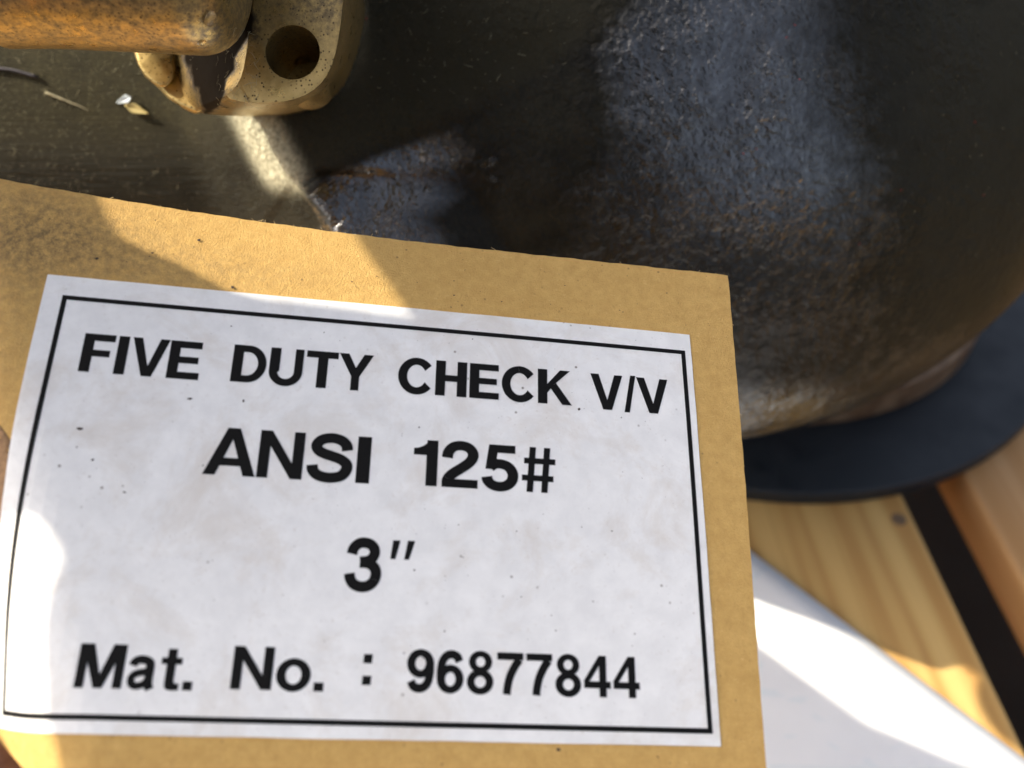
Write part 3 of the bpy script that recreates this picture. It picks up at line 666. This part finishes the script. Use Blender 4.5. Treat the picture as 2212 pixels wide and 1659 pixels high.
for i in range(len(lo)): bm.faces.new((lo[i], hi[i], hi[(i + 1) % len(lo)], lo[(i + 1) % len(lo)]))
shade_o = bm_obj("shade_plate", bm, iron, valve)

# ------------------------------------------------------------------ white printed sheet
zs = 2.0
A_ = ground(1628, 1197, zs); B_ = ground(2212, 1640, zs)
ed = (B_ - A_)[:2]; ed /= np.linalg.norm(ed); en = np.array([ed[1], -ed[0]])
if en[1] > 0: en = -en
bm = bmesh.new()
def shp(a_, b_): return A_[:2] + ed * a_ + en * b_
nx, ny = 40, 30; gv_ = []
for j in range(ny + 1):
    row = []
    for i in range(nx + 1):
        a_ = -60 + 240 * i / nx; b_ = 150 * j / ny
        x, y = shp(a_, b_); row.append(bm.verts.new((x, y, zs + 0.25 * math.sin(a_ * 0.05) * math.sin(b_ * 0.06 + 0.5) * min(1, b_ / 15))))
    gv_.append(row)
for j in range(ny):
    for i in range(nx): bm.faces.new((gv_[j][i], gv_[j][i + 1], gv_[j + 1][i + 1], gv_[j + 1][i]))
sh = bm_obj("printed_sheet", bm, sheet_m, None, True)
tag(sh, "white glossy sheet with faint pale print lying on the pallet planks", "sheet")
m = sh.modifiers.new("thick", 'SOLIDIFY'); m.thickness = 0.3 * S; m.offset = 0

# ------------------------------------------------------------------ small things lying on the valve
from mathutils.bvhtree import BVHTree
WB = wdn(PB); trees = [BVHTree.FromPolygons([tuple(v_) for v_ in WB], quads.tolist())]
for o_ in (bt, bf):
    o0 = np.array(o_['_o']); trees.append(BVHTree.FromPolygons([tuple(np.array(v_.co) / S + o0) for v_ in o_.data.vertices], [tuple(p_.vertices) for p_ in o_.data.polygons]))
def surf(px, py):
    d = Vector(CM @ ray(px, py)).normalized(); best = None
    for t_ in trees:
        h_ = t_.ray_cast(Vector(CO), d)
        if h_[0] is not None and (best is None or h_[3] < best[3]): best = h_
    p_, n_ = best[0], best[1]
    if n_.dot(d) > 0: n_ = -n_
    return np.array(p_), np.array(n_)
def drop(px, py, rpx, asp, ang, h, label):
    p_, n_ = surf(px, py); dep = (CM.T @ (p_ - CO))[2]; r_ = rpx / F0 * dep
    ux = CM @ np.array([math.cos(ang), math.sin(ang), 0]); ux -= n_ * (ux @ n_); ux /= np.linalg.norm(ux); uy = np.cross(n_, ux)
    v = []; f = []; nr, ns = 9, 22
    for i_ in range(nr):
        ph_ = (i_ / (nr - 1)) * math.pi
        for k_ in range(ns):
            q_ = 2 * math.pi * k_ / ns; rr = r_ * math.sin(ph_) * (1 + 0.07 * math.sin(2 * q_ + px))
            z_ = math.cos(ph_) * r_ * h * (1.0 if ph_ < math.pi / 2 else 0.25)
            v.append(p_ + ux * rr * math.cos(q_) + uy * rr * asp * math.sin(q_) + n_ * (z_ + 0.02))
    for i_ in range(nr - 1):
        for k_ in range(ns): f.append((i_ * ns + k_, (i_ + 1) * ns + k_, (i_ + 1) * ns + (k_ + 1) % ns, i_ * ns + (k_ + 1) % ns))
    o = mesh_obj("water_drop", v, f, water, None, True); tag(o, label, "water drop", "water drops clinging to the valve and its brass fitting"); return o
drop(452, 40, 17, 1.05, 0, 0.75, "largest round water drop on the brass tube near the flange")
drop(436, 92, 9, 0.8, 0.3, 0.6, "small water drop low on the underside of the brass tube")
drop(1056, 352, 26, 0.5, -0.45, 0.7, "elongated pale water drop on the black paint, upper of two near the rust streak")
drop(1064, 386, 13, 0.9, 0, 0.8, "small round water drop on the black paint just below the elongated drop")
drop(652, 130, 22, 0.7, -0.6, 0.4, "flat water drop glinting at the bottom of the bolt hole in the brass flange")
drop(872, 386, 21, 0.4, 0.05, 0.6, "flat narrow water drop lying on the rust streak beside the brass fitting")
# dry husk and fluff on the neck
def flake(name, px, py, L_, W_, ang, mat, label, cat, lift=0.5, tilt=0.5):
    p_, n_ = surf(px, py); ux = CM @ np.array([math.cos(ang), math.sin(ang), 0]); ux -= n_ * (ux @ n_); ux /= np.linalg.norm(ux); uy = np.cross(n_, ux)
    v = []; f = []; na, nb_ = 9, 5
    for i_ in range(na):
        a_ = -1 + 2 * i_ / (na - 1); wv = W_ * max(0.06, (1 - abs(a_) ** 2.2)) * (0.8 + 0.25 * math.sin(3 * a_ + px))
        for j_ in range(nb_):
            b_ = -1 + 2 * j_ / (nb_ - 1)
            v.append(p_ + ux * a_ * L_ + uy * b_ * wv + n_ * (0.25 + lift * (a_ * tilt + 0.6 * b_ * b_ * W_)))
    for i_ in range(na - 1):
        for j_ in range(nb_ - 1): f.append((i_ * nb_ + j_, i_ * nb_ + j_ + 1, (i_ + 1) * nb_ + j_ + 1, (i_ + 1) * nb_ + j_))
    o = mesh_obj(name, v, f, mat, None, True); m_ = o.modifiers.new("thick", 'SOLIDIFY'); m_.thickness = 0.08 * S
    return tag(o, label, cat)
flake("seed_husk", 270, 216, 1.5, 0.75, -0.35, husk1, "pale bluish white dry husk on the black neck below the brass tube", "seed husk")
flake("dry_leaf_scrap", 298, 236, 2.2, 0.85, 0.35, husk2, "straw yellow dry leaf scrap on the black neck beside the pale husk", "leaf scrap", 0.6, 0.2)
def line_on(pts, rad, lift=0.1):
    out = []
    for x, y in smooth(pts, 5):
        p_, n_ = surf(x, y); out.append(p_ + n_ * (lift + rad))
    return np.array(out)
pth = line_on([(-60, 141), (-20, 147), (30, 152), (84, 167)], 0.28); v, f = tube(pth, 0.28, 8)
tag(mesh_obj("wire", v, f, wire_m, None, True), "thin dark wire end lying on the dusty black neck at the left", "wire")
pth = line_on([(100, 200), (118, 207), (135, 214), (150, 220), (175, 230), (192, 239)], 0.1); v, f = tube(pth, np.linspace(0.2, 0.04, len(pth)), 6)
for _ in range(26):
    t_ = random.random() ** 1.6; c_ = pth[int(t_ * (len(pth) * 0.6))]; q_ = c_ + rng.normal(size=3) * 0.32; v2, f2 = tube([c_, (c_ + q_) / 2 + rng.normal(size=3) * 0.06, q_], 0.035, 4); n0 = len(v); v = list(v) + v2; f = list(f) + [tuple(n0 + x for x in g_) for g_ in f2]
tag(mesh_obj("plant_fluff", v, f, fibre_m, None, True), "straw coloured wisp of plant fluff stuck to the dusty black neck", "fluff")
# loose fibres and flecks
def fibres(name, spots, mat, rad, parent):
    V = []; Fc = []
    for (x, y, L_) in spots:
        try: p_, n_ = surf(x, y)
        except TypeError: continue
        a_ = rng.normal(size=3); a_ -= n_ * (a_ @ n_); a_ /= np.linalg.norm(a_); b_ = np.cross(n_, a_); c_ = rng.normal() * 0.5
        pts = [p_ + n_ * (0.03 + 0.12 * rng.random()) + a_ * L_ * (t_ - 0.5) + b_ * L_ * c_ * (t_ * t_ - t_) for t_ in np.linspace(0, 1, 5)]
        v2, f2 = tube(pts, rad * (0.35 + 0.9 * rng.random()), 3, False); n0 = len(V); V += v2; Fc += [tuple(n0 + q_ for q_ in g_) for g_ in f2]
    o = mesh_obj(name, V, Fc, mat, parent); o['kind'] = 'stuff'; return o
sp = []
for _ in range(700): 
    x = rng.uniform(0, 470) * rng.random() ** 0.4; sp.append((x, rng.uniform(110, 400 + x * 0.12) , rng.uniform(0.1, 0.35) if rng.random() < 0.9 else rng.uniform(0.6, 1.4)))
for _ in range(120): sp.append((rng.uniform(790, 1250), rng.uniform(0, 240), rng.uniform(0.1, 0.3) if rng.random() < 0.85 else rng.uniform(0.5, 1.5)))
for _ in range(210): sp.append((rng.uniform(1550, 2212), rng.uniform(0, 700), rng.uniform(0.1, 0.26) if rng.random() < 0.85 else rng.uniform(0.3, 0.6)))
for _ in range(70): sp.append((rng.uniform(470, 560), rng.uniform(60, 225), rng.uniform(0.5, 1.6)))
fibres("dust_fibres", sp, fibre_m, 0.02, valve)
fibres("red_flecks", [(x + rng.normal() * 0.8, y + rng.normal() * 0.8, 0.16) for x, y in ((1716, 54), (1699, 81), (1727, 172), (1634, 322), (1605, 331), (2105, 263), (2124, 421), (1945, 410), (1856, 527), (792, 40)) for _ in range(3)], red_m, 0.06, valve)

# ------------------------------------------------------------------ the person who holds the tag
nodes = {}; V = []; R = []; E_ = []
def nd(name, p_, r_): nodes[name] = len(V); V.append(np.asarray(p_, float) + (np.array([-70.0, 0, 0]) if p_[1] < -200 else 0)); R.append(r_)
def ed_(*ns):
    for a_, b_ in zip(ns[:-1], ns[1:]): E_.append((nodes[a_], nodes[b_]))
nd('pelvis', (-20, -560, 110), 175); nd('belly', (-20, -535, 260), 180); nd('chest', (-20, -480, 430), 185); nd('up', (-15, -420, 560), 120); nd('neck', (-10, -370, 650), 60); nd('head0', (-5, -335, 730), 82); nd('head1', (0, -310, 810), 92); nd('head2', (0, -305, 865), 70)
nd('nose', (0, -215, 765), 12)
ed_('pelvis', 'belly', 'chest', 'up', 'neck', 'head0', 'head1', 'head2'); ed_('head0', 'nose')
for sd, nm in ((1, 'r'), (-1, 'l')):
    nd(nm + 'sh', (sd * 180 - 15, -420, 535), 72); nd(nm + 'hip', (sd * 110 - 20, -520, 90), 110); nd(nm + 'kn', (sd * 190 - 20, -270, -30), 85); nd(nm + 'an', (sd * 180 - 20, -610, -85), 50); nd(nm + 'ft', (sd * 190 - 20, -740, -100), 36)
    ed_('up', nm + 'sh'); ed_('pelvis', nm + 'hip', nm + 'kn', nm + 'an', nm + 'ft')
TC = wd(tagmap(-56, -29, 0)); tnw = CM @ tn_
KN = np.array([200.0, -300.0, 60.0])
nd('rel', (330, -400, 290), 48); nd('rwr', KN + (70, -40, 60), 28); nd('rpalm', KN + (30, 0, 40), 24); ed_('rsh', 'rel', 'rwr', 'rpalm')
for k_ in range(4):
    b_ = KN + np.array([14 - 2 * k_, 28 - 17 * k_ + 0.0, 30]); ln = (1.0, 1.08, 1.0, 0.8)[k_]
    for q_, o_, r_ in (('a', (0, 0, 6), 9.5), ('b', (-26 * ln, 3, 4), 8.5), ('c', (-48 * ln, 5, -8), 8), ('d', (-62 * ln, 6, -24), 7)): nd('rf%d%s' % (k_, q_), b_ + np.array(o_), r_)
    ed_('rpalm', *['rf%d%s' % (k_, q_) for q_ in 'abcd'])
for q_, o_, r_ in (('a', (40, 34, 30), 11), ('b', (22, 62, 24), 10), ('c', (4, 82, 16), 8.5)): nd('rt' + q_, KN + np.array(o_), r_)
ed_('rpalm', 'rta', 'rtb', 'rtc')
def tb(u, v_, w_): return wd(P0 + tr_ * u + tu_ * v_ + tn_ * w_)
nd('lel', (-330, -290, 230), 48); nd('lwr', tb(-150, -98, -40), 28); nd('lpalm', tb(-112, -66, -34), 24); ed_('lsh', 'lel', 'lwr', 'lpalm')
lf_ = [[(-92, -60, -32), (-76, -46, -27), (-62, -33.5, -22), (-49, -22, -17)], [(-95, -42, -28), (-78, -26, -20), (-62, -13, -16), (-48, -4, -13)], [(-103, -30, -30), (-88, -12, -24), (-74, 0, -19), (-60, 10, -15)], [(-112, -22, -32), (-100, -6, -28), (-89, 6, -24), (-79, 14, -20)]]
for k_, ch in enumerate(lf_):
    for q_, p_, r_ in zip('abcd', ch, (9.5, 8.6, 8, 7)): nd('lf%d%s' % (k_, q_), tb(*p_), r_)
    ed_('lpalm', *['lf%d%s' % (k_, q_) for q_ in 'abcd'])
for q_, p_, r_ in (('a', (-112, -50, -16), 11.5), ('b', (-96, -28, 4), 10), ('c', (-82, -12, 9), 8.5)): nd('lt' + q_, tb(*p_), r_)
ed_('lpalm', 'lta', 'ltb', 'ltc')
me = bpy.data.meshes.new("person"); o0 = np.array([0, -500, gz + 1.0])
me.from_pydata([tuple((p_ - o0) * S) for p_ in V], E_, []); me.update()
po = bpy.data.objects.new("person", me); COL.objects.link(po); po.location = Vector(o0 * S)
sk = po.modifiers.new("skin", 'SKIN'); sk.use_smooth_shade = True
lay = me.skin_vertices[0] if me.skin_vertices else None
if lay is None:
    me.attributes; bpy.context.view_layer.objects.active = po; bpy.ops.mesh.customdata_skin_add(); lay = me.skin_vertices[0]
for i_, r_ in enumerate(R): lay.data[i_].radius = (r_ * S, r_ * S); lay.data[i_].use_root = (i_ == 0)
sb = po.modifiers.new("subdiv", 'SUBSURF'); sb.levels = 2; sb.render_levels = 2
dg = bpy.context.evaluated_depsgraph_get(); me2 = bpy.data.meshes.new_from_object(po.evaluated_get(dg)); po.modifiers.clear(); po.data = me2
me2.materials.clear(); me2.materials.append(cloth); me2.materials.append(skin)
hands = [np.array(V[nodes[n_]]) for n_ in ('rpalm', 'lpalm', 'rf1b', 'lf1b')]; hd = np.array(V[nodes['head1']])
for p_ in me2.polygons:
    c_ = np.array(p_.center) / S + o0
    p_.use_smooth = True
    p_.material_index = 1 if (min(np.linalg.norm(c_ - h_) for h_ in hands) < 62 or np.linalg.norm(c_ - hd) < 165) else 0
tag(po, "brown fingertip of a person behind the lower left corner of the cardboard tag", "person")
hv_ = []; hf_ = []; ns = 28
for i_ in range(9):
    ph_ = math.pi * 0.56 * i_ / 8
    for k_ in range(ns):
        q_ = 2 * math.pi * k_ / ns; hv_.append((-70 + 98 * math.sin(ph_) * math.cos(q_), -330 + 104 * math.sin(ph_) * math.sin(q_), 828 + 104 * math.cos(ph_)))
for i_ in range(8):
    for k_ in range(ns): hf_.append((i_ * ns + k_, (i_ + 1) * ns + k_, (i_ + 1) * ns + (k_ + 1) % ns, i_ * ns + (k_ + 1) % ns))
po['_o'] = tuple(o0)
mesh_obj("hair", hv_, hf_, shell, po, True)
